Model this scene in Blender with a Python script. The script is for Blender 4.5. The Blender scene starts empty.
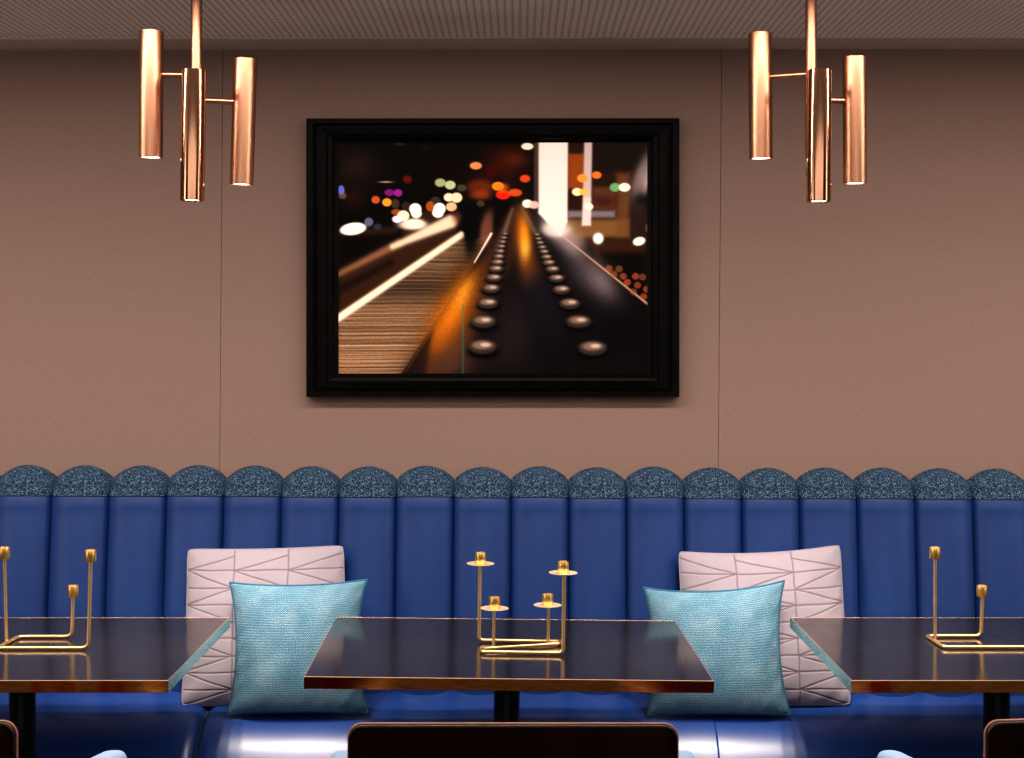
import bpy, bmesh, math, random
import numpy as np
from mathutils import Vector, Matrix
random.seed(7)
R = math.radians
COL = bpy.context.scene.collection
F = 1500.0; CX = 510.0; HY = 330.0; CZ = 1.51       # focal length in pixels, vanishing point, eye height

def at(px, py, D):
    return Vector(((px-CX)/F*D, D, CZ-(py-HY)/F*D))
def on(px, py, z):
    D = (CZ-z)*F/(py-HY)
    return Vector(((px-CX)/F*D, D, z))
def lin(c):
    return tuple((x/255/12.92) if x <= 10.31 else ((x/255+.055)/1.055)**2.4 for x in c)

# ------------------------------------------------------------------ helpers
def link(name, me, mat=None, parent=None, smooth=None):
    o = bpy.data.objects.new(name, me); COL.objects.link(o)
    if mat:
        me.materials.append(mat)
    if parent: o.parent = parent
    if smooth is not None:
        me.polygons.foreach_set('use_smooth', [True]*len(me.polygons))
        if smooth < 180:
            try: me.set_sharp_from_angle(angle=R(smooth))
            except Exception: pass
    return o
def obj(name, bm, mat=None, parent=None, smooth=35):
    me = bpy.data.meshes.new(name)
    bmesh.ops.recalc_face_normals(bm, faces=bm.faces)
    bm.to_mesh(me); bm.free()
    return link(name, me, mat, parent, smooth)
def empty(name, loc, rz=0):
    o = bpy.data.objects.new(name, None); COL.objects.link(o)
    o.location = loc; o.rotation_euler = (0, 0, rz); o.empty_display_size = .1
    return o
def tag(o, label=None, cat=None, group=None, kind=None):
    if label: o['label'] = label
    if cat: o['category'] = cat
    if group: o['group'] = group
    if kind: o['kind'] = kind
    return o
def box(bm, x0, x1, y0, y1, z0, z1, bev=0, seg=2):
    r = bmesh.ops.create_cube(bm, size=1)
    vs = r['verts']
    for v in vs:
        v.co = Vector((x0+(v.co.x+.5)*(x1-x0), y0+(v.co.y+.5)*(y1-y0), z0+(v.co.z+.5)*(z1-z0)))
    if bev:
        es = list({e for v in vs for e in v.link_edges})
        bmesh.ops.bevel(bm, geom=es, offset=bev, segments=seg, affect='EDGES', profile=.5)
def lathe(bm, prof, M=Matrix(), n=40):
    """prof: list of (r,z); closed at ends when r==0"""
    rings = []
    for r, z in prof:
        if r < 1e-7: rings.append([bm.verts.new(M @ Vector((0, 0, z)))])
        else: rings.append([bm.verts.new(M @ Vector((r*math.cos(2*math.pi*k/n), r*math.sin(2*math.pi*k/n), z))) for k in range(n)])
    for a, b in zip(rings, rings[1:]):
        for k in range(n):
            k2 = (k+1) % n
            if len(a) == 1 and len(b) == 1: continue
            if len(a) == 1: bm.faces.new((a[0], b[k], b[k2]))
            elif len(b) == 1: bm.faces.new((a[k], a[k2], b[0]))
            else: bm.faces.new((a[k], a[k2], b[k2], b[k]))
def fillet(pts, r, n=6):
    out = [pts[0]]
    for a, b, c in zip(pts, pts[1:], pts[2:]):
        rr = r
        d1 = (a-b); d2 = (c-b)
        l = min(rr, d1.length*.45, d2.length*.45)
        p1 = b+d1.normalized()*l; p2 = b+d2.normalized()*l
        for k in range(n+1):
            t = k/n
            out.append((1-t)**2*p1+2*t*(1-t)*b+t*t*p2)
    out.append(pts[-1])
    return out
def sweep(bm, pts, r, n=14):
    T = [(pts[min(i+1, len(pts)-1)]-pts[max(i-1, 0)]).normalized() for i in range(len(pts))]
    up = Vector((0, 0, 1)) if abs(T[0].z) < .9 else Vector((1, 0, 0))
    N = (up-T[0]*up.dot(T[0])).normalized()
    rings = []
    for p, t in zip(pts, T):
        N = (N-t*N.dot(t)).normalized(); B = t.cross(N)
        rings.append([bm.verts.new(p+r*(math.cos(2*math.pi*k/n)*N+math.sin(2*math.pi*k/n)*B)) for k in range(n)])
    for a, b in zip(rings, rings[1:]):
        for k in range(n): bm.faces.new((a[k], a[(k+1) % n], b[(k+1) % n], b[k]))
    bm.faces.new(rings[0]); bm.faces.new(rings[-1])
def grid(bm, nu, nv, f, uv=False):
    V = [[bm.verts.new(f(i/nu, j/nv)) for i in range(nu+1)] for j in range(nv+1)]
    lay = bm.loops.layers.uv.verify() if uv else None
    for j in range(nv):
        for i in range(nu):
            q = bm.faces.new((V[j][i], V[j][i+1], V[j+1][i+1], V[j+1][i]))
            if uv:
                for l, (a, b) in zip(q.loops, ((i, j), (i+1, j), (i+1, j+1), (i, j+1))):
                    l[lay].uv = (a/nu, b/nv)
    return V

# ------------------------------------------------------------------ materials
class MT:
    def __init__(s, name, color=(.5, .5, .5), rough=.5, metal=0, spec=.5, coat=0, coat_r=.1):
        s.m = bpy.data.materials.new(name); s.m.use_nodes = True
        s.nt = s.m.node_tree; s.n = s.nt.nodes; s.b = s.n['Principled BSDF']
        s.set('Base Color', (*color, 1)); s.set('Roughness', rough); s.set('Metallic', metal)
        s.set('Specular IOR Level', spec); s.set('Coat Weight', coat); s.set('Coat Roughness', coat_r)
    def set(s, k, v): s.b.inputs[k].default_value = v
    def N(s, t, **kw):
        n = s.n.new(t)
        for k, v in kw.items():
            if k in n.inputs: n.inputs[k].default_value = v
            else: setattr(n, k, v)
        return n
    def L(s, a, ao, b, bi): s.nt.links.new(a.outputs[ao], b.inputs[bi])
    def coords(s, scale=(1, 1, 1), kind='Object', rot=(0, 0, 0)):
        t = s.N('ShaderNodeTexCoord'); m = s.N('ShaderNodeMapping')
        m.inputs['Scale'].default_value = scale; m.inputs['Rotation'].default_value = rot
        s.L(t, kind, m, 'Vector'); return m
    def math(s, op, a, b=None, c=None):
        n = s.N('ShaderNodeMath', operation=op)
        for i, v in enumerate((a, b, c)):
            if v is None: continue
            if isinstance(v, (int, float)): n.inputs[i].default_value = v
            else: s.nt.links.new(v, n.inputs[i])
        return n.outputs[0]
    def ramp(s, fac, stops):
        r = s.N('ShaderNodeValToRGB')
        e = r.color_ramp.elements
        while len(e) < len(stops): e.new(.5)
        for x, (p, c) in zip(e, stops): x.position = p; x.color = (*c, 1)
        s.nt.links.new(fac, r.inputs[0]); return r.outputs[0]
    def base(s, sock): s.nt.links.new(sock, s.b.inputs['Base Color'])
    def bump(s, h, strength=.3, dist=.001):
        b = s.N('ShaderNodeBump'); b.inputs['Strength'].default_value = strength; b.inputs['Distance'].default_value = dist
        s.nt.links.new(h, b.inputs['Height']); s.L(b, 'Normal', s.b, 'Normal')

def noise_mat(name, c1, c2, scale, stretch=(1, 1, 1), rough=.5, bump=0, dist=.001, lo=.35, hi=.65, **kw):
    M = MT(name, c1, rough, **kw)
    m = M.coords(stretch); n = M.N('ShaderNodeTexNoise', Scale=scale, Detail=4.0)
    M.L(m, 'Vector', n, 'Vector')
    M.base(M.ramp(n.outputs['Fac'], [(lo, c1), (hi, c2)]))
    if bump: M.bump(n.outputs['Fac'], bump, dist)
    return M

m_wall = noise_mat('wall_covering', (.255, .172, .148), (.283, .193, .168), 300, (1, 1, .22), .75, .12, .0006, spec=.25).m
m_wall_plain = noise_mat('side_wall_paint', (.22, .15, .125), (.24, .165, .14), 40, rough=.8).m
m_darkwall = noise_mat('dark_panelling', (.035, .022, .016), (.05, .032, .024), 8, rough=.6).m
m_seam = MT('seam_backing', (.19, .125, .102), .9, spec=.1).m  # backing tone seen through the wall panel gaps
m_border = noise_mat('ceiling_border', (.56, .48, .42), (.60, .52, .46), 60, rough=.8, spec=.2).m
# perforated ceiling
M = MT('perforated_ceiling', (.4, .35, .3), .8, spec=.2)
mp = M.coords((1/.0195,)*3)
sx = M.N('ShaderNodeSeparateXYZ'); M.L(mp, 'Vector', sx, 'Vector')
fx = M.math('SUBTRACT', M.math('FRACT', sx.outputs[0]), .5); fy = M.math('SUBTRACT', M.math('FRACT', sx.outputs[1]), .5)
d = M.math('SQRT', M.math('ADD', M.math('MULTIPLY', fx, fx), M.math('MULTIPLY', fy, fy)))
M.base(M.ramp(d, [(.17, (.22, .18, .155)), (.26, (.90, .83, .76))])); M.bump(d, .2, .002)
m_ceil = M.m
# floor
m_floor = noise_mat('dark_oak_floor', (.05, .028, .018), (.08, .045, .028), 6, (1, 12, 1), .4, .1).m
# leather
M = noise_mat('blue_leather', (.008, .036, .160), (.012, .047, .19), 5, rough=.47, spec=.45)
n2 = M.N('ShaderNodeTexVoronoi', Scale=420.0); mm = M.coords(); M.L(mm, 'Vector', n2, 'Vector'); M.bump(n2.outputs['Distance'], .06, .0006)
m_leather = M.m
M = noise_mat('blue_seat_leather', (.008, .038, .180), (.011, .045, .205), 4, rough=.36, spec=.7)
n2 = M.N('ShaderNodeTexNoise', Scale=14.0); mm = M.coords((.4, 1, 1)); M.L(mm, 'Vector', n2, 'Vector'); M.bump(n2.outputs['Fac'], .12, .004)
m_seatleather = M.m
# speckled boucle cap
M = MT('speckled_blue_boucle', (.1, .15, .2), .95, spec=.1)
mm = M.coords(); v = M.N('ShaderNodeTexVoronoi', Scale=520.0); M.L(mm, 'Vector', v, 'Vector')
w = M.N('ShaderNodeTexWhiteNoise'); M.L(v, 'Position', w, 'Vector')
M.base(M.ramp(w.outputs['Value'], [(0, (.006, .015, .04)), (.55, (.014, .035, .08)), (.78, (.04, .085, .15)), (1, (.22, .32, .42))]))
M.bump(v.outputs['Distance'], .5, .002); m_boucle = M.m
m_stitch = MT('stitch_thread', (.012, .025, .06), .8).m
m_dark = MT('plinth_black', (.012, .012, .014), .6).m
# table
M = noise_mat('black_lacquer_top', (.012, .010, .010), (.019, .016, .015), 3, rough=.13, spec=.36)
M.set('Specular Tint', (1, .70, .50, 1))
n2 = M.N('ShaderNodeTexNoise', Scale=60.0, Detail=3.0); mm = M.coords((1, 8, 1)); M.L(mm, 'Vector', n2, 'Vector'); M.bump(n2.outputs['Fac'], .03, .0005)
m_top = M.m
M = MT('copper_edge_reflections', (.6, .3, .14), .16, metal=1)
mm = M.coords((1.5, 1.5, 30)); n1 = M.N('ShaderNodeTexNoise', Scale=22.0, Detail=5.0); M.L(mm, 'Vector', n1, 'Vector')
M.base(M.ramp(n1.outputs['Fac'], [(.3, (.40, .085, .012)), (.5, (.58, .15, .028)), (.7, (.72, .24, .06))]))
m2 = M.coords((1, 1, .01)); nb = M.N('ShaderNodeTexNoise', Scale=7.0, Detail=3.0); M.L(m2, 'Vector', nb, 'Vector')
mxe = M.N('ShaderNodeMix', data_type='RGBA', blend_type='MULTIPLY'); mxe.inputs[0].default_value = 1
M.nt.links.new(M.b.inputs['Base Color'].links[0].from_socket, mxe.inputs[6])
M.nt.links.new(M.ramp(nb.outputs['Fac'], [(.30, (.10, .05, .03)), (.36, (1, 1, 1)), (.62, (1, 1, 1)), (.67, (1.0, .30, .25))]), mxe.inputs[7])  # dark and red reflections painted into the front edge colour
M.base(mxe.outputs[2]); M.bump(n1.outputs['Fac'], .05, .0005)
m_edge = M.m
m_edgeside = noise_mat('edge_side_reflections', (.80, .62, .36), (.95, .97, .88), 160, rough=.14, bump=.15, metal=1, lo=.4, hi=.52).m  # cushion weave reflection painted in as gold to near-white speckle
m_rim = MT('bright_copper_rim', (.95, .62, .42), .25, metal=1).m
m_post = MT('gloss_black_metal', (.006, .006, .006), .22, spec=.2).m
# brass
M = noise_mat('brushed_brass', (.92, .62, .30), (.98, .72, .40), 30, rough=.36, metal=1)
m_brass = M.m
m_brasscup = noise_mat('satin_brass', (.92, .55, .17), (.98, .68, .28), 50, (1, 1, .2), .34, metal=1).m
m_dish = noise_mat('pale_brass', (.86, .68, .46), (.92, .76, .55), 30, rough=.4, metal=.45).m
m_copper = noise_mat('brushed_copper', (.40, .205, .130), (.52, .28, .185), 90, (1, 1, .03), .33, metal=1).m
m_copper2 = noise_mat('polished_copper', (.48, .26, .165), (.56, .31, .20), 60, (1, 1, .03), .12, metal=1).m
M = MT('lamp_lens', (1, 1, 1), .3); M.set('Emission Color', (1, .90, .78, 1)); M.set('Emission Strength', 14); m_lens = M.m
# cushions
M = MT('teal_weave', (.1, .35, .45), .85, spec=.2)
mp = M.coords((1, 1, 1), 'UV'); sx = M.N('ShaderNodeSeparateXYZ'); M.L(mp, 'Vector', sx, 'Vector')
su = M.math('SINE', M.math('MULTIPLY', sx.outputs[0], 2*math.pi*62)); sv = M.math('SINE', M.math('MULTIPLY', sx.outputs[1], 2*math.pi*62))
nr = M.N('ShaderNodeTexNoise', Scale=22.0, Detail=2.0); M.L(mp, 'Vector', nr, 'Vector')
row = M.math('SINE', M.math('ADD', M.math('MULTIPLY', nr.outputs['Fac'], 5.0), M.math('MULTIPLY', sx.outputs[1], 2*math.pi*56)))
wv = M.math('ADD', M.math('ADD', M.math('MULTIPLY', M.math('MULTIPLY', su, sv), .28), M.math('MULTIPLY', row, .13)), .5)
nz = M.N('ShaderNodeTexNoise', Scale=5.0, Detail=2.0); M.L(mp, 'Vector', nz, 'Vector')
nf = M.N('ShaderNodeTexNoise', Scale=130.0, Detail=1.0); M.L(mp, 'Vector', nf, 'Vector')
wv = M.math('ADD', wv, M.math('MULTIPLY', M.math('SUBTRACT', nf.outputs['Fac'], .5), .9))
wv2 = M.math('ADD', wv, M.math('MULTIPLY', M.math('SUBTRACT', nz.outputs['Fac'], .5), .5))
M.base(M.ramp(wv2, [(.15, (.028, .110, .185)), (.48, (.078, .205, .305)), (.76, (.24, .36, .43)), (1, (.50, .57, .60))]))
M.bump(wv, .5, .002); m_teal = M.m
m_tealedge = noise_mat('teal_piping', (.016, .09, .17), (.03, .14, .24), 200, rough=.9).m
M = MT('blush_linen', (.6, .45, .45), .92, spec=.15)
mp = M.coords((1, 1, 1), 'UV'); n1 = M.N('ShaderNodeTexNoise', Scale=300.0, Detail=2.0); M.L(mp, 'Vector', n1, 'Vector')
att = M.N('ShaderNodeAttribute', attribute_name='stitch')
mx = M.N('ShaderNodeMix', data_type='RGBA')
M.nt.links.new(att.outputs['Fac'], mx.inputs[0])
M.nt.links.new(M.ramp(n1.outputs['Fac'], [(.3, (.30, .26, .315)), (.7, (.375, .335, .39))]), mx.inputs[6])
mx.inputs[7].default_value = (.15, .11, .135, 1)
M.base(mx.outputs[2]); M.bump(n1.outputs['Fac'], .2, .001); m_pink = M.m
# chairs
M = noise_mat('dark_walnut_gloss', (.012, .002, .0015), (.022, .004, .003), 8, (8, 8, .6), .2, spec=.4)
m_walnut = M.m
m_walnut_edge = noise_mat('walnut_edge', (.34, .16, .11), (.42, .2, .14), 14, (1, 1, 8), .3).m
m_chairfab = noise_mat('pale_blue_upholstery', (.17, .26, .42), (.22, .32, .48), 300, rough=.9, bump=.2).m
# picture
m_frame = noise_mat('black_frame_wood', (.002, .002, .002), (.004, .0035, .0035), 20, (1, 1, 1), .42, .1, .0005, spec=.07).m
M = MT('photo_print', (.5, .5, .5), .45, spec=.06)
a = M.N('ShaderNodeVertexColor', layer_name='paint'); M.L(a, 'Color', M.b, 'Base Color'); M.L(a, 'Color', M.b, 'Emission Color'); M.set('Emission Strength', .32); m_print = M.m  # print glows a little: brightness added by emission, it is no lamp

# ------------------------------------------------------------------ room
WY = 4.40; YAW = R(-.35); CH = CZ+281/F*WY
def wall_root(o, z=0): o.location = (0, WY, z); o.rotation_euler = (0, 0, YAW)
def struct(name, bm, mat, **k):
    o = obj(name, bm, mat, **k); o['kind'] = 'structure'; return o
bm = bmesh.new()
s1t, s1b, s2t, s2b = [(p-CX)/F*WY for p in (222.5, 216.5, 721.5, 715)]
for xa_t, xa_b, xb_t, xb_b in ((-4, -4, s1t-.0007, s1b-.0007), (s1t+.0007, s1b+.0007, s2t-.0007, s2b-.0007), (s2t+.0007, s2b+.0007, 4, 4)):
    vs = [bm.verts.new(v) for v in ((xa_b, 0, 0), (xb_b, 0, 0), (xb_t, 0, CH), (xa_t, 0, CH), (xa_b, .05, 0), (xb_b, .05, 0), (xb_t, .05, CH), (xa_t, .05, CH))]
    for f in ((0, 1, 2, 3), (7, 6, 5, 4), (0, 4, 5, 1), (1, 5, 6, 2), (2, 6, 7, 3), (3, 7, 4, 0)): bm.faces.new([vs[i] for i in f])
wall_root(struct('wall_back', bm, m_wall, smooth=None))
bm = bmesh.new(); box(bm, -4.1, 4.1, .049, .15, 0, CH+.1); wall_root(struct('wall_back_core', bm, m_seam, smooth=None))
bm = bmesh.new(); box(bm, -4.1, 4.1, -6.6, .2, -.1, 0); wall_root(struct('floor', bm, m_floor, smooth=None))
bm = bmesh.new(); box(bm, -4.1, 4.1, -6.6, -.17, CH, CH+.1); wall_root(struct('ceiling', bm, m_ceil, smooth=None))
bm = bmesh.new(); box(bm, -4.1, 4.1, -.17, .0, CH-.002, CH+.1); wall_root(struct('trim_1', bm, m_border, smooth=None))
for nm, s in (('wall_left', -1), ('wall_right', 1)):
    bm = bmesh.new(); box(bm, min(s*4, s*4.1), max(s*4, s*4.1), -6.6, 0, 0, CH); wall_root(struct(nm, bm, m_wall_plain, smooth=None))
bm = bmesh.new(); box(bm, -4, 4, -6.7, -6.6, 0, CH); wall_root(struct('wall_front', bm, m_darkwall, smooth=None))

# ------------------------------------------------------------------ banquette
bq = empty('banquette_bench', (0, WY, .001), YAW)
tag(bq, 'long blue leather banquette with scalloped channelled back along the wall', 'banquette')
bq.rotation_euler.y = R(.17)
ZS = 1.000; ZC = 1.037; BB = .044; PITCH = .1622
def yV(z): return -.165-.10*(1.043-z)                # valley face of the back, local y (wall = 0)
def bulge(u): return BB*max(0, 1-abs(u)**2.2)**.52
def arch(u): return .038*max(0, 1-u*u)**.85
def roll(uu, th, off):
    a = -.12-(yV(ZS)-bulge(uu))+off; c = .081+arch(uu)+off
    return Vector((uu*PITCH/2, -.12-a*math.cos(th), ZS+c*math.sin(th)))
def cap_th(uu): return math.asin((ZC+.004*(1-uu*uu)-ZS)/(.081+arch(uu)))
def chan(u, v):                                   # v 0..1 from the seat up and into the roll under the cap
    uu = u*2-1
    if v > .7: return roll(uu, (cap_th(uu)+R(4))*(v-.7)/.3, 0)
    v /= .7
    z = .40+(ZS-.40)*v
    return Vector((uu*PITCH/2*.9985, yV(z)-bulge(uu)-.004*math.sin(v*math.pi), z))
def cap(u, v, off=.0010):
    uu = u*2-1
    if v > .8:
        q = (v-.8)/.2; p = roll(uu, R(90), off); return Vector((p.x, p.y+q*.110, p.z-.034*q))
    t0 = cap_th(uu)
    return roll(uu, t0+(R(90)-t0)*v/.8, off)
bm = bmesh.new(); grid(bm, 28, 40, chan); me_ch = obj('back_channel', bm, m_leather, bq, 180)
bm = bmesh.new(); grid(bm, 28, 26, cap); me_cap = obj('fabric_cap', bm, m_boucle, me_ch, 180)
bm = bmesh.new()
sweep(bm, [cap(k/28, 0, .0016) for k in range(29)], .0011, 6)
me_st = obj('cap_seam', bm, m_stitch, me_ch, 180)
x0 = (510.3-CX)/F*4.235
for i in range(-14, 14):
    X = x0+(i+.5)*PITCH
    if i == -14:
        me_ch.location.x = X; continue
    c = me_ch.copy(); COL.objects.link(c); c.parent = bq; c.location.x = X
    random.seed(i); c.scale.z = 1+random.uniform(-.0015, .0015)
    for ch in (me_cap, me_st):
        d_ = ch.copy(); COL.objects.link(d_); d_.parent = c
# seat profile (local y relative to wall, z)
prof = [(-.17, .46), (-.18, .508)]
prof += [(-.240, .511), (-.288, .496), (-.33+.0, .480)]
R0 = .215
for k in range(1, 11):
    t = R(5*k); prof.append((-.33-R0*math.sin(t), .48-R0*(1-math.cos(t))))
prof += [(-.525, .365), (-.55, .325), (-.567, .28), (-.575, .22), (-.576, .16), (-.568, .11), (-.55, .10)]
def seat(name, xa, xb, ra, rb):
    n = len(prof)
    # normals of the profile
    P = [Vector((0, y, z)) for y, z in prof]; NN = []
    for i in range(n):
        t = (P[min(i+1, n-1)]-P[max(i-1, 0)]).normalized(); NN.append(Vector((0, -abs(t.z) if True else 0, abs(t.y))))
    xs = []
    for k in range(9): xs.append(xa+ra*(1-math.cos(R(90*k/8))))
    m = int((xb-xa)/.05)
    for k in range(1, m): xs.append(xa+ra+(xb-xa-ra-rb)*k/m)
    for k in range(9): xs.append(xb-rb*(1-math.cos(R(90*(8-k)/8))))
    bm = bmesh.new(); rows = []
    for x in xs:
        off = 0
        if x-xa < ra: q = (ra-(x-xa))/ra; off = ra*(1-math.sqrt(max(0, 1-q*q)))
        if xb-x < rb: q = (rb-(xb-x))/rb; off = rb*(1-math.sqrt(max(0, 1-q*q)))
        w = .0022*math.sin(x*5.1)+.0015*math.sin(x*13.7+1)
        rows.append([bm.verts.new(P[i]-NN[i]*off+Vector((x, 0, w*(1 if 2 < i else .3)))) for i in range(n)])
    for a, b in zip(rows, rows[1:]):
        for i in range(n-1): bm.faces.new((a[i], b[i], b[i+1], a[i+1]))
    bm.faces.new(rows[0]); bm.faces.new(rows[-1])
    return obj(name, bm, m_seatleather, bq, 60)
SX = -.822
seat('seat_cushion', -2.4, SX, .03, .035); seat('seat_cushion', SX, .545, .035, .003); seat('seat_cushion', .545, 2.4, .003, .03)
bm = bmesh.new(); box(bm, -2.38, 2.38, -.53, -.03, 0, .115); box(bm, -2.38, 2.38, -.13, -.005, .10, 1.05)
obj('plinth', bm, m_dark, bq)
for sx_ in (SX,):
    bm = bmesh.new(); sweep(bm, [Vector((sx_, y+.012, z-.014)) for y, z in prof[2:-1]], .004, 8); obj('seam_piping', bm, m_stitch, bq)

# ------------------------------------------------------------------ picture
pic = empty('framed_photograph', (0, WY, 0), YAW)
tag(pic, 'black framed night photograph of a riveted bridge rail with blurred lights', 'picture')
Df = WY-.045
fx0, fx1 = (306-CX)/F*Df, (679.5-CX)/F*Df; fz1, fz0 = CZ+(HY-118)/F*Df, CZ-(397-HY)/F*Df
ins = [(0, 0), (0, .040), (.003, .044), (.019, .044), (.022, .041), (.0235, .024), (.031, .024), (.033, .033), (.058, .036), (.062, .031), (.074, .027), (.080, .020), (.0905, .014), (.0905, .008)]
bm = bmesh.new(); loops = []
for w, h in ins:
    wz = w*.745
    loops.append([bm.verts.new((x, -h, z)) for x, z in ((fx0+w, fz0+wz), (fx1-w, fz0+wz), (fx1-w, fz1-wz), (fx0+w, fz1-wz))])
for a, b in zip(loops, loops[1:]):
    for k in range(4): bm.faces.new((a[k], a[(k+1) % 4], b[(k+1) % 4], b[k]))
fr = obj('frame', bm, m_frame, pic, 20); fr.data.polygons.foreach_set('use_smooth', [False]*len(fr.data.polygons))

def paint(W, H):
    """bokeh street scene, canvas px 337..648 x 141..374 in the photograph's own pixel scale"""
    X, Y = np.meshgrid(np.linspace(337, 648, W), np.linspace(141, 374, H))
    img = np.zeros((H, W, 3)); img[:] = (8, 6, 6)
    rng = np.random.default_rng(3)
    def sm(d, b): return 1/(1+np.exp(-np.clip(d/b*2.2, -30, 30)))
    def lay(mask, c, add=False):
        nonlocal img
        c = np.array(c, float)
        img = img+mask[..., None]*c if add else img*(1-mask[..., None])+mask[..., None]*c
    def blob(x, y, rx, ry, c, a=1., soft=None, add=False, ang=0):
        ca, sa = math.cos(R(ang)), math.sin(R(ang)); dx, dy = X-x, Y-y
        u, v = (dx*ca+dy*sa)/rx, (-dx*sa+dy*ca)/ry
        q = np.sqrt(u*u+v*v)
        m = np.exp(-q*q*1.2) if soft is None else sm((1-q)*min(rx, ry), soft)
        lay(m*a, c, add)
    def poly(pts, c, a=1., soft=.7):
        n = len(pts); ins_ = np.zeros(X.shape, bool); dmin = np.full(X.shape, 1e9)
        for i in range(n):
            (x1, y1), (x2, y2) = pts[i], pts[(i+1) % n]
            cond = ((y1 > Y) != (y2 > Y)); xi = (x2-x1)*(Y-y1)/((y2-y1) if y2 != y1 else 1e-9)+x1
            ins_ ^= cond & (X < xi)
            L2 = (x2-x1)**2+(y2-y1)**2; t = np.clip(((X-x1)*(x2-x1)+(Y-y1)*(y2-y1))/L2, 0, 1)
            dmin = np.minimum(dmin, np.hypot(X-x1-t*(x2-x1), Y-y1-t*(y2-y1)))
        m = sm(np.where(ins_, dmin, -dmin), soft)*a; lay(m, c); return m
    def line(x1, y1, x2, y2, w1, w2, c, a=1., soft=.8):
        L2 = (x2-x1)**2+(y2-y1)**2; t = np.clip(((X-x1)*(x2-x1)+(Y-y1)*(y2-y1))/L2, 0, 1)
        dd = np.hypot(X-x1-t*(x2-x1), Y-y1-t*(y2-y1)); lay(sm((w1+(w2-w1)*t)/2-dd, soft)*a, c)
    A = lambda x, y: (330+x/5.83, 130+y/5.83)
    B = lambda x, y: (480+x/5.69, 130+y/5.69)
    C = lambda x, y: (290+x/2.446, 100+y/2.446)
    def ab(x, y, rx, ry, c, a=1., s=.5, ang=0): p = A(x, y); blob(p[0], p[1], rx/5.83, ry/5.83, c, a, s, ang=ang)
    def bb(x, y, rx, ry, c, a=1., s=.5, ang=0): p = B(x, y); blob(p[0], p[1], rx/5.69, ry/5.69, c, a, s, ang=ang)
    # backdrop glows
    blob(355, 165, 28, 22, (50, 30, 24), .8); blob(500, 168, 26, 26, (70, 18, 6), .8); blob(515, 158, 16, 10, (120, 50, 20), .6)
    blob(480, 190, 22, 16, (90, 30, 10), .5); blob(352, 197, 14, 12, (60, 28, 16), .6); blob(445, 170, 26, 20, (22, 6, 4), .6)
    # right-hand buildings
    poly([(566, 141), (648, 141), (648, 240), (566, 240)], (48, 26, 18), 1, 3)
    poly([B(500, 130), B(592, 130), B(592, 330), B(500, 330)], (165, 80, 28), .9, 1.5)
    poly([B(640, 70), B(960, 70), B(960, 230), B(640, 230)], (30, 20, 17), .9, 4)
    poly([B(640, 320), B(770, 320), B(770, 450), B(640, 450)], (105, 62, 42), .9, 2)
    poly([B(500, 455), B(770, 455), B(770, 495), B(500, 495)], (140, 130, 135), .9, 1.5)
    poly([B(500, 505), B(850, 505), B(850, 610), B(500, 610)], (140, 100, 58), .9, 2.5)
    poly([B(775, 240), B(850, 240), B(850, 610), B(775, 610)], (120, 78, 45), .8, 2.5)
    poly([B(860, 380), B(962, 380), B(962, 620), B(860, 620)], (48, 30, 26), .9, 3)
    bb(925, 250, 40, 130, (170, 150, 150), .8, 4, 22); bb(950, 290, 16, 70, (215, 195, 190), .8, 3, 12); bb(935, 395, 45, 30, (12, 16, 24), .9, 4)
    bb(700, 400, 60, 28, (60, 26, 20), .7, 3); bb(540, 620, 80, 40, (150, 115, 95), .7, 4)
    poly([(585, 238), (648, 238), (648, 306), (600, 260)], (62, 34, 22), 1, 3); poly([(600, 252), (648, 252), (648, 320), (600, 300)], (14, 8, 7), 1, 4)
    # left road
    poly([(337, 228), (400, 226), (425, 208), (460, 215), (452, 245), (337, 325)], (58, 34, 22), 1, 3)
    poly([(337, 236), (395, 232), (402, 222), (402, 238), (337, 268)], (12, 8, 8), 1, 3)
    line(337, 274, 398, 243, 5, 8, (150, 105, 75), .9, 2.2); line(392, 246, 450, 221, 5, 13, (250, 220, 190), 1, 2); blob(412, 224, 14, 5, (255, 235, 215), .95, 1.5)
    line(337, 290, 390, 262, 9, 6, (28, 16, 12), .9, 3)
    # boardwalk
    mk = poly([(337, 321), (462, 236), (474, 240), (490, 233), (400, 376), (337, 376)], (165, 126, 96), 1, 1)
    t = np.clip((Y-240)/134, 0, 1); st = np.sin(np.maximum(Y-236,0)**1.04*1.25+np.sin(X*.05)*.8+np.sin(X*.21)*.25)
    nz_ = rng.normal(0, 1, (H, 1))*.12+rng.normal(0, 1, (H, W))*.05
    shade = (.70+.30*t)*(.88+.12*st+nz_*1.2)*(1-.35*np.exp(-((Y-290)/14)**2))*(1.0-.55*sm(X-(440-(Y-300)*.5), 14))
    img = img*(1-mk[..., None])+img*np.clip(shade, .12, 1.3)[..., None]*mk[..., None]
    line(337, 318, 461, 234, 7.5, 6.5, (255, 232, 205), 1, 1.3)
    # people in silhouette
    blob(474, 205, 12, 20, (5, 5, 7), 1, 3); blob(497, 200, 11, 22, (5, 5, 7), 1, 3); blob(480, 186, 13, 7, (120, 50, 22), .85, 2.5)
    blob(470, 232, 6, 22, (6, 6, 8), 1, 2.5); blob(487, 228, 7, 18, (150, 95, 75), .75, 2.5, ang=10); blob(500, 224, 7, 20, (8, 6, 7), 1, 2.5)
    # rail top (girder)
    poly([(516, 203), (519, 203), (560, 236), (648, 303), (648, 376), (400, 376), (482, 258)], (19, 15, 17), 1, .9)
    poly([(507, 212), (516, 205), (524, 222), (512, 262), (478, 330), (450, 376), (405, 376), (480, 262)], (62, 36, 26), .9, 4)
    blob(449, 318, 19, 52, (215, 118, 20), .9, ang=27); blob(463, 292, 8, 22, (255, 170, 50), .6, ang=27); blob(440, 365, 40, 16, (70, 48, 42), .6)
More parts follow.
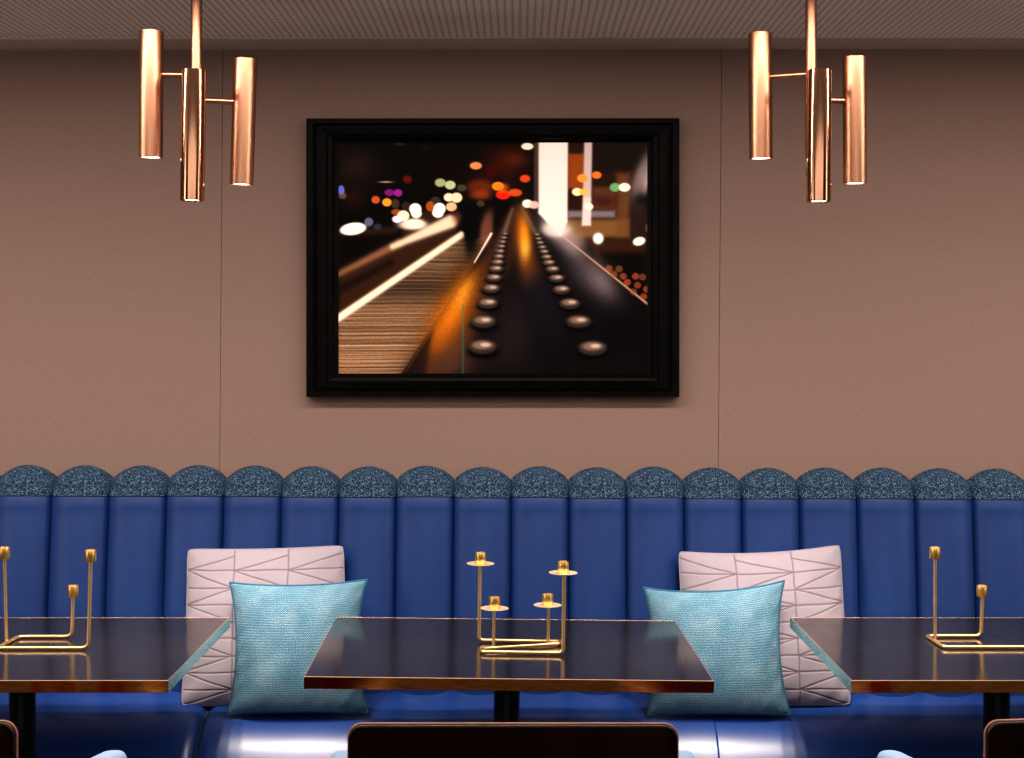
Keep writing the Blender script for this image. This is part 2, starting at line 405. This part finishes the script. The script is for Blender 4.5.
    poly([(400, 376), (418, 350), (431, 332), (425, 376)], (22, 15, 13), .7, 3)
    blob(524, 238, 8, 30, (255, 150, 28), .98, ang=-3); blob(525, 250, 5, 12, (255, 205, 90), .8); blob(530, 268, 12, 18, (140, 75, 30), .55)
    line(512, 208, 498, 250, 2, 6, (160, 130, 112), .65, 2); line(521, 206, 545, 250, 2, 6, (150, 120, 105), .55, 2)
    blob(556, 226, 12, 22, (225, 205, 200), .9, ang=-38); blob(572, 246, 10, 18, (175, 155, 155), .75, ang=-42)
    blob(600, 280, 14, 26, (150, 130, 130), .75, ang=-38); blob(585, 270, 18, 30, (95, 82, 88), .5, ang=-38); blob(620, 330, 30, 22, (10, 10, 14), .6)
    blob(520, 320, 26, 40, (20, 20, 32), .5); blob(500, 350, 30, 20, (30, 22, 26), .5)
    line(563, 236, 648, 304, 1.2, 2.2, (215, 170, 140), .85, .6); line(491, 233, 474, 262, 2.2, 1.2, (250, 235, 220), 1, .6); line(474, 262, 405, 372, 1, .6, (150, 100, 70), .5, .6)
    gm = np.exp(-((X-520)/110)**2)*sm(Y-260, 12); img = img*(1+gm[..., None]*rng.normal(0, .10, (H, W, 1)))+gm[..., None]*rng.normal(0, 2.5, (H, W, 1))
    # tower columns
    poly([B(330, 60), B(500, 60), B(497, 520), B(455, 600), B(330, 470)], (250, 235, 226), 1, .9); line(*B(318, 60), *B(318, 430), 4, 4, (120, 90, 84), .7, 1.6)
    blob(*B(430, 560), 14, 8, (245, 228, 220), .8, 2.5)
    poly([B(592, 60), B(638, 60), B(630, 540), B(580, 540)], (214, 188, 182), 1, 1); poly([B(588, 380), B(630, 380), B(628, 540), B(580, 540)], (240, 222, 214), .8, 1)
    blob(512, 330, 20, 40, (58, 42, 38), .45); blob(545, 300, 14, 36, (34, 30, 44), .5, ang=-20); blob(458, 352, 18, 26, (98, 64, 44), .5)
    # rivets
    L_ = [C(*p) for p in ((470, 603), (472, 541), (483, 496), (491, 460), (498, 434), (503, 412), (507, 396), (510, 382), (513, 369), (516, 357), (519, 346), (522, 336), (525, 326))]
    R_ = [C(*p) for p in ((740, 606), (706, 541), (684, 497), (664, 463), (652, 435), (642, 413), (633, 397), (627, 383), (621, 370), (616, 359), (611, 348), (607, 338), (603, 328))]
    sz = (35, 31, 26, 22.5, 20, 18, 16, 14, 12, 10.5, 9.5, 8.5, 7.5)
    for S in (L_, R_):
        for k in range(12, -1, -1):
            (x, y), s = S[k], sz[k]/2.446
            sf = .9 if k < 2 else .45
            blob(x+.6, y+s*.30, s*1.12, s*.52, (5, 5, 7), .95, sf+.5)
            blob(x, y, s, s*.52, (56, 44, 40), 1, sf); blob(x, y-s*.12, s*.72, s*.30, (136, 112, 98), .9, sf+.3); blob(x+s*.2, y-s*.14, s*.35, s*.14, (205, 182, 165), .8, .5)
    line(*C(422, 500), *C(422, 668), 1.2, 1.2, (40, 130, 120), .55, .7)
    # bokeh discs
    W_ = (255, 250, 240)
    for a_ in ((130, 572, 78, 36, W_, 1, .6, -8), (222, 532, 26, 26, (120, 130, 165), .8), (272, 560, 24, 18, (60, 62, 85), .8), (60, 345, 20, 28, (110, 120, 225), .95), (68, 378, 24, 20, (150, 120, 110), .6),
               (262, 402, 25, 23, (205, 92, 48)), (328, 417, 28, 24, (245, 165, 60)), (342, 360, 30, 20, (140, 30, 130), .95), (393, 362, 26, 22, (165, 45, 150), .95), (447, 283, 27, 24, (105, 22, 16), .9),
               (322, 298, 36, 4, (235, 200, 170), .9), (378, 425, 24, 28, (95, 66, 56), .8), (440, 440, 26, 26, (80, 55, 46), .7), (382, 474, 30, 18, (190, 100, 40), .8), (640, 302, 32, 25, (172, 178, 130)), (698, 316, 32, 26, (196, 204, 162)),
               (765, 333, 28, 20, (66, 76, 56)), (690, 388, 30, 25, (250, 232, 205)), (735, 390, 34, 30, (250, 228, 190)), (612, 408, 30, 24, (80, 62, 60), .8), (580, 440, 24, 30, (195, 92, 36), .9), (705, 443, 32, 27, (245, 195, 150)),
               (494, 456, 36, 34, W_), (500, 482, 32, 28, W_), (636, 454, 36, 34, W_), (626, 478, 34, 30, W_), (424, 496, 36, 32, (255, 232, 205)), (388, 516, 30, 22, (235, 235, 245)), (490, 540, 56, 28, (255, 240, 222), .9, 1.5),
               (848, 203, 36, 22, (232, 152, 92)), (938, 235, 34, 40, (70, 10, 6), .8), (875, 375, 60, 26, (180, 76, 24), .75, 2.5), (876, 425, 24, 18, (95, 76, 50), .8), (735, 505, 26, 40, (120, 72, 50), .5, 2), (560, 100, 30, 16, (34, 20, 14), .8), (400, 76, 34, 8, (90, 45, 20), .7)):
        ab(*a_)
    for b_ in ((268, 88, 35, 20, (255, 238, 215)), (255, 272, 30, 22, (225, 78, 30)), (100, 315, 34, 24, (255, 150, 45)), (130, 365, 42, 26, (238, 42, 18)), (198, 352, 40, 22, (222, 92, 34), .95), (120, 325, 40, 26, (255, 130, 30), .7, 2),
               (268, 415, 30, 24, (255, 245, 235)), (305, 422, 32, 22, (240, 205, 190), .9), (582, 270, 30, 24, (245, 160, 70)), (663, 252, 28, 21, (235, 128, 48)), (552, 348, 30, 23, (255, 240, 190)), (592, 348, 28, 20, (250, 196, 96)),
               (768, 322, 30, 25, (120, 176, 120)), (822, 322, 33, 25, (250, 255, 235)), (620, 432, 24, 20, (255, 240, 225)), (672, 614, 30, 32, (255, 255, 250), 1, 1.2), (905, 630, 36, 24, W_, 1, .6, -15), (950, 555, 10, 22, (110, 92, 86), .7)):
        bb(*b_)
    for p in ((845, 430), (862, 432), (805, 412), (780, 411), (850, 452), (865, 480), (825, 445), (840, 468), (792, 425), (872, 462), (815, 430)):
        x, y = C(*p); blob(x, y, 3.6, 3.4, (150+(p[0] % 7)*12, 96, 58), .62, .5)
    g = np.clip(img, 0, 255)/255
    g = np.where(g <= .04045, g/12.92, ((g+.055)/1.055)**2.4)
    return np.clip(g**1.05*1.05-.0012, 0, .97)
W_, H_ = 500, 376
me = bpy.data.meshes.new('print')
wI, wI2 = .0905, .0905*.745
cx0, cx1, cz1, cz0 = fx0+wI-.002, fx1-wI+.002, fz1-wI2+.002, fz0+wI2-.002
gx, gz = np.meshgrid(np.linspace(cx0, cx1, W_), np.linspace(cz1, cz0, H_))
co = np.stack([gx, np.full_like(gx, -.0125), gz], -1).reshape(-1, 3)
ii = np.arange(W_*H_).reshape(H_, W_)
fc = np.stack([ii[:-1, :-1], ii[1:, :-1], ii[1:, 1:], ii[:-1, 1:]], -1).reshape(-1, 4)
me.vertices.add(len(co)); me.vertices.foreach_set('co', co.astype('f').ravel())
me.loops.add(fc.size); me.loops.foreach_set('vertex_index', fc.astype('i').ravel())
me.polygons.add(len(fc)); me.polygons.foreach_set('loop_start', np.arange(0, fc.size, 4, dtype='i'))
me.update(calc_edges=True)
g = paint(W_, H_).reshape(-1, 3); ca = me.color_attributes.new('paint', 'FLOAT_COLOR', 'POINT')
ca.data.foreach_set('color', np.concatenate([g, np.ones((len(g), 1))], 1).astype('f').ravel())
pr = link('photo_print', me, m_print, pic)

# ------------------------------------------------------------------ tables
ZT = .752
def table(cx, cy, w, dep, rz, label, post_dx=0):
    t = empty('dining_table', (cx, cy, 0), rz)
    tag(t, label, 'table', 'black topped tables along the banquette'); t.rotation_euler.y = 0
    bm = bmesh.new(); box(bm, -w/2+.003, w/2-.003, -dep/2+.003, dep/2-.003, ZT-.026, ZT-.0004); obj('tabletop', bm, m_top, t)
    bm = bmesh.new()
    pr_ = [(0.003, ZT-.027), (0.0006, ZT-.027), (0, ZT-.0264), (0, ZT-.0012)]
    def ring(bm, pts):
        ls = [[bm.verts.new((sx*(w/2-o), sy*(dep/2-o), z)) for sx, sy in ((-1, -1), (1, -1), (1, 1), (-1, 1))] for o, z in pts]
        for a, b in zip(ls, ls[1:]):
            for k in range(4): bm.faces.new((a[k], a[(k+1) % 4], b[(k+1) % 4], b[k]))
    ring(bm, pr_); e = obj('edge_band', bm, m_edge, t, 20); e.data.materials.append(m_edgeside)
    for p_ in e.data.polygons:
        if abs(p_.normal.x) > .7: p_.material_index = 1
    bm = bmesh.new(); ring(bm, [(0, ZT-.0012), (.0005, ZT), (.0028, ZT), (.0032, ZT-.001)]); obj('edge_rim', bm, m_rim, t, 20)
    bm = bmesh.new(); lathe(bm, [(0, .012), (.031, .012), (.031, ZT-.04), (0, ZT-.04)], Matrix.Translation((post_dx, 0, 0))); obj('pedestal_post', bm, m_post, t)
    bm = bmesh.new(); box(bm, post_dx-.22, post_dx+.22, -.03, .03, ZT-.042, ZT-.0262, .003); box(bm, post_dx-.03, post_dx+.03, -.2, .2, ZT-.042, ZT-.0262, .003); obj('support_bracket', bm, m_dark, t)
    bm = bmesh.new(); lathe(bm, [(0, 0), (.21, 0), (.212, .004), (.208, .009), (.06, .016), (.033, .022), (0, .022)], Matrix.Translation((post_dx, 0, 0)), 64); obj('base_plate', bm, m_post, t)
    return t
tb_ = table(-.0165, 3.600, .892, .676, R(.8), 'black topped pedestal table in the middle holding the candle holder with drip dishes'); tb_.rotation_euler.y = R(.8); tb_.location.z = 0
table(-1.1805, 3.601, .883, .710, 0, 'black topped pedestal table at the left edge, left of both cushions', .010)
table(1.180, 3.601, .883, .710, 0, 'black topped pedestal table at the right edge, right of both cushions', -.012)

# ------------------------------------------------------------------ candle holders
ZB = ZT+.0046
def cup_at(t, p, dish):
    bm = bmesh.new()
    lathe(bm, [(0, 0), (.0125, 0), (.0132, .001), (.0132, .0262), (.0128, .027), (.0112, .027), (.0108, .026), (.0108, .008), (0, .008)], Matrix.Translation(p), 32)
    c = obj('candle_cup', bm, m_brasscup, t)
    if dish:
        bm = bmesh.new(); lathe(bm, [(0, -.003), (.028, -.0018), (.0335, .0), (.0335, .0012), (.028, 0), (.0, -.0008)], Matrix.Translation(p), 40)
        obj('drip_dish', bm, m_dish, c)
def gp(px, py): return on(px, py, ZB)
def up(base, py, px=None):
    """point above a base point at the same depth that projects to row py"""
    D = base.y; z = CZ-(py-HY)/F*D
    x = base.x if px is None else (px-CX)/F*D
    return Vector((x, D, z))
def holder(label, path_px, stems, cups, dish, rad):
    pts = []
    for p in path_px:
        pts.append(p)
    c = sum((p for p in pts), Vector())/len(pts)
    t = empty('candle_holder', (c.x, c.y, ZT)); o = Vector((c.x, c.y, ZT))
    tag(t, label, 'candle holder', 'brass rod candle holders')
    bm = bmesh.new(); sweep(bm, fillet([p-o for p in pts], rad, 7), .0046); obj('rod_frame', bm, m_brass, t, 60)
    for a, b in stems:
        bm = bmesh.new(); sweep(bm, [a-o, b-o], .0040); obj('stem', bm, m_brass, t, 60)
    for p in cups: cup_at(t, p-o, dish)
    if dish: t.rotation_euler.y = R(.8); t.location.z += .0004
a, b_, c_, d_, e_ = gp(479, 641), gp(557.5, 641), gp(485, 652), gp(563, 652.5), None
b2, c2 = gp(557.5, 644), gp(485, 649.5)
s1, s2 = gp(493.5, 648.3), gp(548, 643.0)
holder('brass zigzag candle holder with four cups on drip dishes, middle table',
       [up(a, 565), a, gp(561, 641), gp(559, 643.5), gp(482, 649.5), gp(481.5, 652.5), d_, up(d_, 573)],
       [(s1, up(s1, 609.5)), (s2, up(s2, 605.5))], [up(a, 564.5, 479.5), up(d_, 572.5, 562), up(s1, 609, 494), up(s2, 605, 547)], True, .012)
# left table
a = gp(72, 636.5); f_ = gp(88.5, 648); k_ = gp(6.5, 641.8)
holder('brass rod candle holder with three plain cups, left table',
       [up(a, 597, 73), a, gp(18.5, 636.5), gp(-2.5, 648), f_, up(f_, 562, 90.5)], [(k_, up(k_, 559, 4.5))],
       [up(a, 596.5, 73), up(f_, 561.5, 90.5), up(k_, 558.5, 4.5)], False, .018)
a = gp(981, 635.8); f_ = gp(1036, 647); k_ = gp(935, 641)
holder('brass rod candle holder cropped by the right edge, right table',
       [up(a, 597, 982.5), a, gp(926.5, 635.8), gp(943.5, 647), f_, up(f_, 562, 1038)], [(k_, up(k_, 559, 935))],
       [up(a, 596.5, 982), up(f_, 561.5, 1038), up(k_, 558.5, 935)], False, .014)

# ------------------------------------------------------------------ pendants
def pendant(D, sx_px, tubes, label):
    top = at(sx_px, 0, D); X = top.x
    t = empty('pendant_lamp', (X, D, CH)); tag(t, label, 'pendant lamp', 'copper triple tube pendants')
    o = Vector((X, D, CH))
    bm = bmesh.new(); lathe(bm, [(0, -.014), (.045, -.014), (.05, -.010), (.05, -.0005), (0, -.0005)]); obj('canopy', bm, m_copper, t)
    zend = at(0, 176, D).z-CH
    bm = bmesh.new(); lathe(bm, [(0, zend), (.0125, zend), (.0135, zend+.001), (.0135, -.012), (0, -.012)], n=28); obj('stem', bm, m_copper, t)
    for (px, ytop, ybot, dD, tiltpx, ya, pol) in tubes:
        DD = D+dD; a_ = at(px, ytop, DD)-o; b_ = at(px-tiltpx, ybot, DD)-o
        ax = (a_-b_); L = ax.length; M_ = Matrix.Translation(b_) @ ax.to_track_quat('Z', 'Y').to_matrix().to_4x4()
        r = .0285; bm = bmesh.new()
        lathe(bm, [(0, .006), (r-.005, .006), (r-.004, .0005), (r-.001, 0), (r, .0012), (r, L-.0012), (r-.0012, L), (0, L)], M_, 56)
        tb = obj('lamp_tube', bm, m_copper2 if pol else m_copper, t)
        bm = bmesh.new(); lathe(bm, [(0, .0030), (r-.0055, .0030), (r-.0055, .0058), (0, .0058)], M_, 32); obj('lens', bm, m_lens, tb)
        # arm from the stem axis to the tube
        z = at(0, ya, D).z-CH
        q = b_.lerp(a_, (z-b_.z)/(a_.z-b_.z)); q = Vector((q.x, q.y, z))
        bm = bmesh.new(); sweep(bm, [Vector((0, 0, z)), q], .0080); obj('arm', bm, m_copper, t)
        ld = bpy.data.lights.new('tube_spot', 'SPOT'); ld.energy = 36; ld.spot_size = R(70); ld.spot_blend = .8; ld.shadow_soft_size = .02; ld.color = (1, .86, .72)
        lo = bpy.data.objects.new('tube_spot', ld); COL.objects.link(lo); lo.parent = t; lo.location = b_+Vector((0, 0, -.012))
pendant(3.6, 196.5, [(151.5, 31, 158, -.005, .7, 75, False), (245.5, 59, 185, .035, 4, 100, False), (194, 70, 201, -.07, 2, 88, True)],
        'copper triple tube pendant hanging left of the framed picture')
pendant(3.6, 811, [(760, 33, 159, .05, -1, 74, False), (854.5, 57, 184, .015, -.6, 100, False), (819.5, 70, 202, -.075, .8, 88, True)],
        'copper triple tube pendant hanging right of the framed picture')

# ------------------------------------------------------------------ cushions
def cushion(name, corners, T, sag, mat, label, group, lines=None, n=90, pipe=None, bot=0.0):
    """corners TL,TR,BR,BL in world; sag=(top,right,bottom,left) inward bow"""
    TL, TR, BR, BL = corners
    c = (TL+TR+BR+BL)/4; t = empty(name, (c.x, c.y, min(BL.z, BR.z)-.01)); o = Vector(t.location)
    tag(t, label, 'cushion', group)
    nrm = (TR-TL).cross(BL-TL).normalized()
    if nrm.y > 0: nrm = -nrm                       # towards the room
    def base(u, v):
        p = (TL*(1-u)+TR*u)*(1-v)+(BL*(1-u)+BR*u)*v
        ex = ((TR-TL)*(1-v)+(BR-BL)*v).normalized(); ez = ((BL-TL)*(1-u)+(BR-TR)*u).normalized()
        bu, bv = (4*u*(1-u))**.8, (4*v*(1-v))**.8
        p = p+ez*(sag[0]*bu*(1-v)**2-sag[2]*bu*v**2)+ex*(sag[3]*bv*(1-u)**2-sag[1]*bv*u**2)
        k = (abs(2*u-1)*abs(2*v-1))**14
        p = p+(c-p)*((.022 if lines else .008)*k)
        return p-o
    def thick(u, v):
        a_ = max(0, 1-abs(2*u-1)**2.6); b_ = max(0, 1-abs(2*v-1)**2.6)
        return T*(a_*b_)**.55
    def wr(u, v):
        e = min(u, 1-u, v, 1-v)
        return .0022*math.sin(14*u+5*v)*math.sin(9*v+3*u)*min(1, e*8)+.0016*math.exp(-e*14)*math.sin(40*(u+v))*min(1, e*30)
    def ld(u, v):
        u, v = u+.0012*math.sin(v*31+1)+.0008*math.sin(v*67), v+.0014*math.sin(u*23+v*9)
        m = 1.
        for (x1, y1, x2, y2) in lines:
            dx, dy = x2-x1, y2-y1; q = max(0, min(1, ((u-x1)*dx+(v-y1)*dy)/(dx*dx+dy*dy)))
            dd = math.hypot(u-x1-q*dx, v-y1-q*dy)
            if dd < m: m = dd
        return m
    for side in (1, -1):
        bm = bmesh.new(); N_ = n if side == 1 else 30; dist = {}
        def f(u, v):
            u2, v2 = (.5-.5*math.cos(math.pi*u))*.35+u*.65, (.5-.5*math.cos(math.pi*v))*.35+v*.65
            h = thick(u2, v2)+wr(u2, v2)
            if lines and side == 1:
                q = ld(u2, v2); h += -.0016*math.exp(-(q/.005)**2)+.0006
                dist[len(dist)] = math.exp(-(q/.0036)**2)
            return base(u2, v2)+nrm*side*h
        grid(bm, N_, N_, f, True)
        if side == -1: bmesh.ops.reverse_faces(bm, faces=bm.faces)
        ob = obj('cushion_cover' if side == 1 else 'cushion_back', bm, mat, t, 180)
        if side == 1 and lines:
            at_ = ob.data.attributes.new('stitch', 'FLOAT', 'POINT')
            at_.data.foreach_set('value', [dist[i] for i in range(len(dist))])
    bm = bmesh.new(); loop = []
    for k in range(40): loop.append(base(k/40, 0))
    for k in range(40): loop.append(base(1, k/40))
    for k in range(40): loop.append(base(1-k/40, 1))
    for k in range(41): loop.append(base(0, 1-k/40))
    sweep(bm, loop, .0032 if pipe else .0028, 8); obj('seam_piping', bm, pipe or mat, t, 180)
    return t
def cor(tl, tr, br, bl, dt, db): return [at(*tl, dt), at(*tr, dt), at(*br, db), at(*bl, db)]
def fan_lines(cols, rows, seed, flip=0):
    random.seed(seed); L = [(cols[1], 0, cols[1], 1), (cols[2], 0, cols[2], 1)]
    n = len(rows)
    for i, r in enumerate(rows): L.append((0, r+random.uniform(-.006, .006), 1, r+random.uniform(-.006, .006)))
    rr = [.045]+rows+[1]
    for ci in range(3):
        xa, xb = cols[ci], cols[ci+1]
        for i in range(len(rr)-1):
            if ((i+flip) % 2) == 0: L.append((xa, rr[i+1], xb, rr[i]))
            else: L.append((xa, rr[i], xb, rr[i+1]))
    return L
rows = [.14, .255, .36, .47, .575, .685, .79, .90]
cushion('blush_cushion', cor((187.5, 549), (343.5, 545.5), (350, 705), (181, 706), 4.155, 4.085), .047, (.006, .004, .002, .006), m_pink,
        'blush pink quilted cushion on the banquette, right of the left table', 'blush quilted cushions', fan_lines((0, .31, .655, 1), rows, 3, 0), n=250)
cushion('blush_cushion', cor((678.5, 551), (840, 544.5), (851, 705), (684, 706), 4.155, 4.085), .047, (.016, .004, .002, .004), m_pink,
        'blush pink quilted cushion on the banquette, left of the right table', 'blush quilted cushions', fan_lines((0, .34, .69, 1), rows, 5, 1), n=250)
cushion('teal_cushion', cor((229, 582), (368, 579), (369.5, 713), (226.5, 714), 4.045, 4.0), .051, (.014, .030, .004, .024), m_teal,
        'teal woven cushion leaning behind the left end of the middle table', 'teal woven cushions', pipe=m_tealedge)
cushion('teal_cushion', cor((643, 587), (785, 580), (792, 715), (646, 715), 4.045, 4.0), .051, (.022, .026, .004, .024), m_teal,
        'teal woven cushion leaning behind the right end of the middle table', 'teal woven cushions', pipe=m_tealedge)

# ------------------------------------------------------------------ chairs
def rrect(w, z0, z1, r, n=8):
    pts = []
    for cx, cz, a0 in ((w/2-r, z1-r, 0), (-w/2+r, z1-r, 90), (-w/2+r, z0+r, 180), (w/2-r, z0+r, 270)):
        for k in range(n+1):
            a_ = R(a0+90*k/n); pts.append((cx+r*math.cos(a_), cz+r*math.sin(a_)))
    return pts
def plate(bm, pts, ys):
    """ys: list of (y, inset) shells joined front to back; pts is an outline in x,z"""
    cx = sum(p[0] for p in pts)/len(pts); cz = sum(p[1] for p in pts)/len(pts)
    rings = []
    for y, ins_ in ys:
        rings.append([bm.verts.new((x-math.copysign(ins_, x-cx), y, z-math.copysign(ins_, z-cz))) for x, z in pts])
    for a_, b_ in zip(rings, rings[1:]):
        for k in range(len(pts)):
            k2 = (k+1) % len(pts); bm.faces.new((a_[k], a_[k2], b_[k2], b_[k]))
    bm.faces.new(rings[0]); bm.faces.new(rings[-1])
def chair(cx, cy, rz, ztop, label):
    t = empty('armchair', (cx, cy, 0), rz); tag(t, label, 'chair', 'walnut backed armchairs')
    w = .594
    bm = bmesh.new(); plate(bm, rrect(w, .36, ztop, .024), [(0, .003), (.0012, .0012), (.004, 0)]+[(.020, 0), (.024, .003)]); obj('back_panel', bm, m_walnut, t, 40)
    bm = bmesh.new(); o_ = rrect(w-.001, .36, ztop-.0005, .024, 10)
    o2 = [Vector((x, .012, z)) for x, z in o_[:22]]
    # thin pale lip following the top and the upper corners
    o2 = [Vector((w/2+.0005, .012, .40))]+o2+[Vector((-w/2-.0005, .012, .40))]
    sweep(bm, o2, .0030, 10); obj('top_lip', bm, m_walnut_edge, t, 60)
    bm = bmesh.new(); plate(bm, rrect(w-.05, .45, ztop-.035, .03), [(.022, .0), (.05, 0), (.068, .008), (.074, .02)]); obj('back_pad', bm, m_chairfab, t, 60)
    for s in (-1, 1):
        bm = bmesh.new(); V = []
        # upholstered arm: swept rounded section from the back forward, opening outward a little
        ks = [0, .2, .4, .6, .8, .92, .97, 1.0]
        for q in ks:
            y = .02+.355*q; x = s*(.292+.056*q); e = 1 if q < .9 else {.92: .96, .97: .82, 1.0: .5}[q]
            pts = rrect(.060*e, .654-.05-.025*e, .654-.018*(1-e), .022*e, 5)
            V.append([bm.verts.new((x+a_, y, b_)) for a_, b_ in pts])
        for a_, b_ in zip(V, V[1:]):
            for k in range(len(a_)): bm.faces.new((a_[k], a_[(k+1) % len(a_)], b_[(k+1) % len(a_)], b_[k]))
        bm.faces.new(V[0]); bm.faces.new(V[-1]); obj('armrest', bm, m_chairfab, t, 60)
        bm = bmesh.new(); sweep(bm, [Vector((s*.32, .30, .59)), Vector((s*.30, .29, .44)), Vector((s*.27, .28, .40))], .012); obj('arm_support', bm, m_walnut, t, 60)
    bm = bmesh.new(); box(bm, -.27, .27, .03, .47, .38, .46, .028, 4); obj('seat', bm, m_chairfab, t, 60)
    bm = bmesh.new(); box(bm, -.26, .26, .03, .45, .345, .382, .004); obj('seat_frame', bm, m_walnut, t)
    for sx_ in (-1, 1):
        for yy, sp in ((.05, -.03), (.43, .02)):
            bm = bmesh.new(); M_ = Matrix.Identity(4)
            rings = []
            for q in range(5):
                f_ = q/4; p = Vector((sx_*(.235+.03*f_), yy+sp*f_, .35*(1-f_))); r = .019-.008*f_
                rings.append([bm.verts.new(p+Vector((r*math.cos(2*math.pi*k/16), r*math.sin(2*math.pi*k/16), 0))) for k in range(16)])
            for a_, b_ in zip(rings, rings[1:]):
                for k in range(16): bm.faces.new((a_[k], a_[(k+1) % 16], b_[(k+1) % 16], b_[k]))
            bm.faces.new(rings[0]); bm.faces.new(rings[-1]); obj('leg', bm, m_walnut, t, 60)
zc = CZ-(725.5-HY)/F*2.70
chair((513-CX)/F*2.70, 2.70, 0, zc, 'dark walnut backed armchair in front of the middle table')
chair(-.895-.297, 2.745, R(-6.5), CZ-(718.5-HY)/F*2.745, 'dark walnut backed armchair cropped by the left edge of the photo')
chair(.862+.297, 2.745, R(6.5), CZ-(718-HY)/F*2.745, 'dark walnut backed armchair cropped by the right edge of the photo')

# ------------------------------------------------------------------ lights
def area(name, loc, rot, sx, sy, e, col, spread=180):
    l = bpy.data.lights.new(name, 'AREA'); l.shape = 'RECTANGLE'; l.size = sx; l.size_y = sy; l.energy = e; l.color = col; l.spread = R(spread)
    o = bpy.data.objects.new(name, l); COL.objects.link(o); o.location = loc; o.rotation_euler = rot; return o
area('ceiling_strip', (0, 3.16, CH-.02), (0, 0, 0), 6.4, .12, 102, (1, .86, .74))
area('banquette_fill', (0, 2.3, CH-.05), (R(52), 0, 0), 5.6, .2, 7, (1, .84, .70), 55)  # unseen light added to lift the wall just above the banquette
area('room_fill', (0, .6, CH-.03), (R(18), 0, 0), 5.0, 1.6, 45, (1, .88, .78))
area('side_glow_left', (-3.6, 1.8, 1.5), (R(90), 0, R(-75)), .7, 1.6, 16, (1, .9, .8))  # unseen light added to give the copper tubes highlights
area('side_glow_right', (3.6, 2.2, 1.5), (R(90), 0, R(75)), .5, 1.6, 12, (1, .88, .78))  # its added counterpart on the right, also for the copper highlights
wd = bpy.data.worlds.new('world'); bpy.context.scene.world = wd; wd.use_nodes = True
wd.node_tree.nodes['Background'].inputs[0].default_value = (.5, .42, .36, 1); wd.node_tree.nodes['Background'].inputs[1].default_value = .3

# ------------------------------------------------------------------ camera
cd = bpy.data.cameras.new('camera'); cam = bpy.data.objects.new('camera', cd); COL.objects.link(cam)
cam.location = (0, 0, CZ); cam.rotation_euler = (R(90), 0, 0)
cd.sensor_width = 36; cd.lens = F/1024*36; cd.shift_x = (512-CX)/1024; cd.shift_y = -(379-HY)/1024
cd.clip_start = .05
sc = bpy.context.scene; sc.camera = cam
sc.view_settings.view_transform = 'Standard'; sc.view_settings.look = 'Medium High Contrast'; sc.view_settings.exposure = 0; sc.view_settings.gamma = 1
sc.cycles.max_bounces = 8; sc.cycles.use_denoising = True
